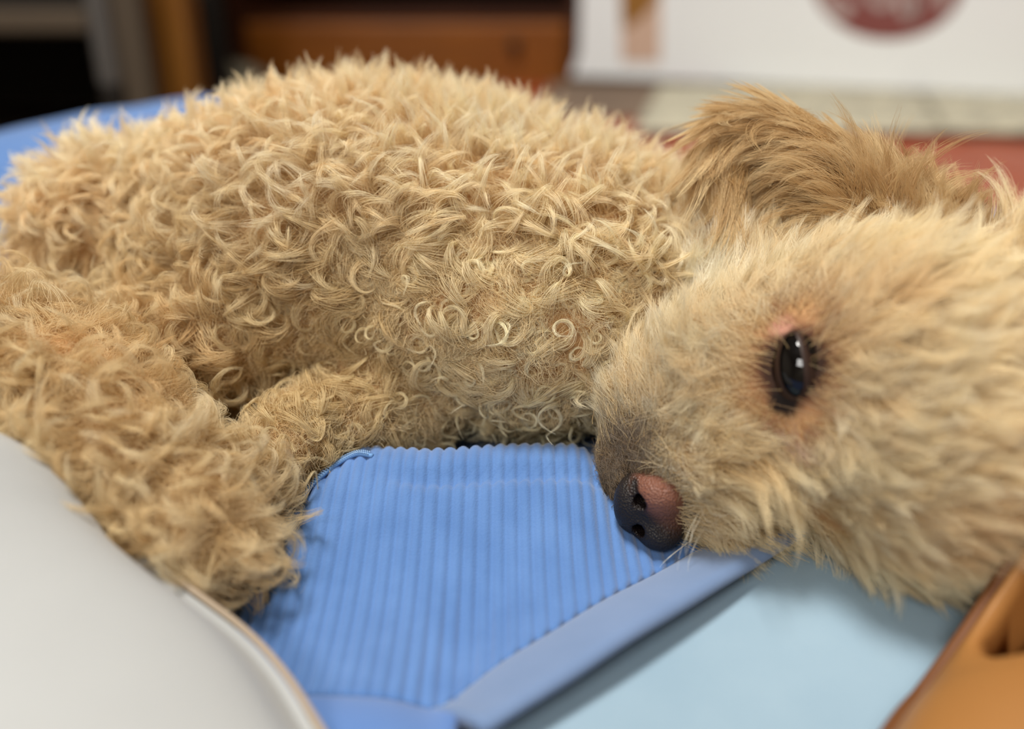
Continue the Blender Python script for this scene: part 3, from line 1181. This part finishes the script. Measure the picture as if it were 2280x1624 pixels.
lnb = rn(0.014, 0.022) * (1 - wb) + rn(0.026, 0.042) * wb
lnb = lnb * (1 + 0.25 * wl)
lnh = (0.0050 + 0.0105 * mz + 0.009 * sstep(0.07, 0.12, dn)) * rn(0.8, 1.25)
lnh *= 0.28 + 0.72 * sstep(1.2, 3.0, e2)
lnh *= 1 + 1.4 * beard
lnh *= 1 - 0.25 * wh * sstep(0.034, 0.022, dn) * sstep(-0.006, 0.004, (R - NOSE) @ nD)
ln = lnb * (1 - wh) + lnh * wh
sg = np.where(rng.random(n) < 0.5, -1, 1)
soft = 1 - 0.6 * ntop
k0 = sg * (rn(15, 60) * soft * (1 - wh) + rn(0, 25) * wh + wb * rn(60, 110))
k1 = k0 + sg * (rn(30, 120) * soft * (1 - wh) + rn(0, 50) * wh + wb * rn(150, 320) + wl * rn(80, 200))
tint_light = np.array(srgb(255, 249, 228))
tint_tan = np.array(srgb(255, 243, 210))
tint_dark = np.array(srgb(254, 231, 190))
mixv = np.clip(0.5 + 0.35 * vnoise(R[:, 0] * 70, R[:, 1] * 70 + R[:, 2] * 50, 77) + rn(-0.35, 0.35), 0, 1)
tint = np.where((mixv < 0.5)[:, None], lerp(tint_dark, tint_tan, mixv * 2), lerp(tint_tan, tint_light, mixv * 2 - 1))
tint = lerp(tint, np.array(srgb(255, 248, 216)), 0.75 * wb)
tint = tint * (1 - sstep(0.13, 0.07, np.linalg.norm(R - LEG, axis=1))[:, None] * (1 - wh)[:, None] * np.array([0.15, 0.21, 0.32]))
dor = ((R - NOSE) @ nD)
wgrey = wh * sstep(0.034, 0.022, dn) * sstep(-0.006, 0.004, dor)
tint = tint * (1 - 0.10 * wh * sstep(0.10, 0.06, dn))[:, None]
tint = lerp(tint, np.array(srgb(138, 124, 112)), wgrey * 0.9)
tint = tint * rn(0.94, 1.0)[:, None]
tint = tint * (1 - wh[:, None] * np.array([0.0, 0.012, 0.05]))
tint = lerp(tint, np.array(srgb(253, 230, 180)), 0.4 * beard)
tint = tint * (1 - 0.06 * wh * np.clip(0.5 + 0.9 * vnoise(R @ RGT * 210, R @ UPV * 260, 55), 0, 1))[:, None]
tint = lerp(tint, np.array(srgb(255, 250, 232)), wh * sstep(0.022, 0.006, np.linalg.norm(R - trace(sd_dog, 1560, 650), axis=1)))
tint = lerp(tint, np.array(srgb(236, 220, 206)), 0.8 * wh * sstep(0.008, 0.004, np.linalg.norm(R - trace(sd_dog, 1765, 965), axis=1)))
web = wh * sstep(2.05, 1.3, e2)
tint = lerp(tint, np.array(srgb(160, 102, 58)), web * 0.85)
tint = lerp(tint, np.array(srgb(70, 58, 46)), wh * sstep(0.017, 0.010, dmouth))  # shade of the mouth crease put into the hair tint
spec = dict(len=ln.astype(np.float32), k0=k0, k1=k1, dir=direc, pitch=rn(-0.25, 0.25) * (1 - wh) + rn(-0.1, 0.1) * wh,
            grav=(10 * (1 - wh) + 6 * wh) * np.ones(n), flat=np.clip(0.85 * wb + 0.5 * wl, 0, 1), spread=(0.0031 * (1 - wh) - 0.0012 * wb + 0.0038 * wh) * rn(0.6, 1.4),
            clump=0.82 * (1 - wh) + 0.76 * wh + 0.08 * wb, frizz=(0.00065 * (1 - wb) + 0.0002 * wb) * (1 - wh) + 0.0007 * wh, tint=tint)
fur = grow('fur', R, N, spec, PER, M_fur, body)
tag(fur, 'curly apricot fur')
wk = np.array([trace(sd_dog, x, y) for x, y in ((1560, 1080), (1575, 1120), (1570, 1160), (1560, 1190), (1590, 1060), (1545, 1040), (1600, 1200), (1580, 1100))])
kw = len(wk)
wdir = np.array([[-0.9, 0.35, 0.5], [-0.7, -0.5, 0.7], [-0.8, -0.6, 0.6], [-0.9, -0.35, 0.6], [-0.8, 0.2, 0.7], [-0.6, -0.2, 0.9], [-0.7, -0.6, 0.7], [-0.3, -0.9, 0.7]])
wdir = unit(wdir[:, :1] * RGT + wdir[:, 1:2] * UPV - wdir[:, 2:] * FWD)
spw = dict(len=np.full(kw, 0.019), k0=np.linspace(-60, 70, kw), k1=np.linspace(-90, 110, kw), dir=wdir, pitch=np.zeros(kw), grav=np.full(kw, 12.0),
           spread=np.full(kw, 0.0012), clump=np.full(kw, 0.2), frizz=np.full(kw, 0.0006), tint=np.tile(tint_light, (kw, 1)))
tag(grow('whiskers', wk, grad(sd_dog, wk.astype(np.float32)), spw, 3, M_fur, body), 'stray pale whisker hairs by the nose')

# short woolly undercoat below the curls of the trunk and legs
Ru = sample_mesh(V, Q, (fur_density(V, Nv) * sstep(-0.004, 0.004, hd_)).astype(np.float32), 5200)
Nu_ = grad(sd_dog, Ru)
nu_ = len(Ru)
rn = lambda a, b: rng.uniform(a, b, nu_).astype(np.float32)
rnd = rng.normal(size=(nu_, 3)).astype(np.float32)
su = rng.choice([-1, 1], nu_)
tu = lerp(np.tile(tint_dark, (nu_, 1)), np.tile(tint_tan, (nu_, 1)), rng.random(nu_)) * np.array([0.93, 0.90, 0.82])
spec = dict(len=rn(0.006, 0.011), k0=su * rn(60, 140), k1=su * rn(120, 300), dir=Nu_ * 0.6 + tang(rnd, Nu_) * 0.7, pitch=rn(-0.3, 0.3), grav=4 * np.ones(nu_),
            spread=0.0042 * rn(0.8, 1.3), clump=0.35 * np.ones(nu_), frizz=0.0009 * np.ones(nu_), tint=tu)
tag(grow('undercoat', Ru, Nu_, spec, 22, M_fur, body), 'short woolly undercoat')

# ear fur: long locks flowing from the base to the tip
w_e = np.ones(len(Ve), np.float32)
Re = sample_mesh(Ve, Qe, w_e, 1400)
Ne = grad(sd_ear, Re)
ne = len(Re)
rn = lambda a, b: rng.uniform(a, b, ne).astype(np.float32)
epts = [W(2040, 560, .300), W(1890, 440, .308), W(1740, 320, .318), W(1665, 295, .322), W(1618, 350, .318), W(1625, 415, .314)]
rnd = rng.normal(size=(ne, 3)).astype(np.float32)
flow = np.zeros((ne, 3))
for a_, b_ in zip(epts, epts[1:]):
    sd_ = np.abs(rcone(Re, a_, b_, .0, .0))
    flow += np.exp(-(sd_ / 0.006) ** 2)[:, None] * unit((b_ - a_)[None] + np.array([[0, 0, -0.25 * 0.03]]))
fan = np.exp(-(rcone(Re, W(2040, 540, .302), W(2110, 560, .300), 0.0, 0.0) / 0.014) ** 2)
flow = flow + fan[:, None] * (0.25 * RGT + 1.2 * UPV)[None]
direc = unit(tang(flow, Ne)) * 1.0 + Ne * 0.06 + 0.12 * rnd
mixv = rng.random(ne)
spec = dict(len=rn(0.020, 0.042) * (1 - 0.62 * np.clip(fan, 0, 1)), k0=rn(5, 40), k1=rn(10, 80), dir=direc, pitch=rn(-0.1, 0.1), grav=12 * np.ones(ne),
            bend=np.tile(-UPV - 0.3 * RGT, (ne, 1)), bw=0.85 * (1 - np.clip(fan, 0, 1)), spread=0.0028 * rn(0.7, 1.3), clump=0.80 * np.ones(ne), frizz=0.0010 * np.ones(ne),
            tint=lerp(np.tile(tint_dark, (ne, 1)) * np.array([0.62, 0.53, 0.41]), np.tile(tint_tan, (ne, 1)) * np.array([0.82, 0.74, 0.62]), mixv))
tag(grow('ear_fur', Re, Ne, spec, 26, M_fur, ear), 'long wavy tan ear hair')
tag(dog, 'apricot toy poodle lying on its side with one dark eye open', 'dog')
print('script seconds', time.time() - T0)
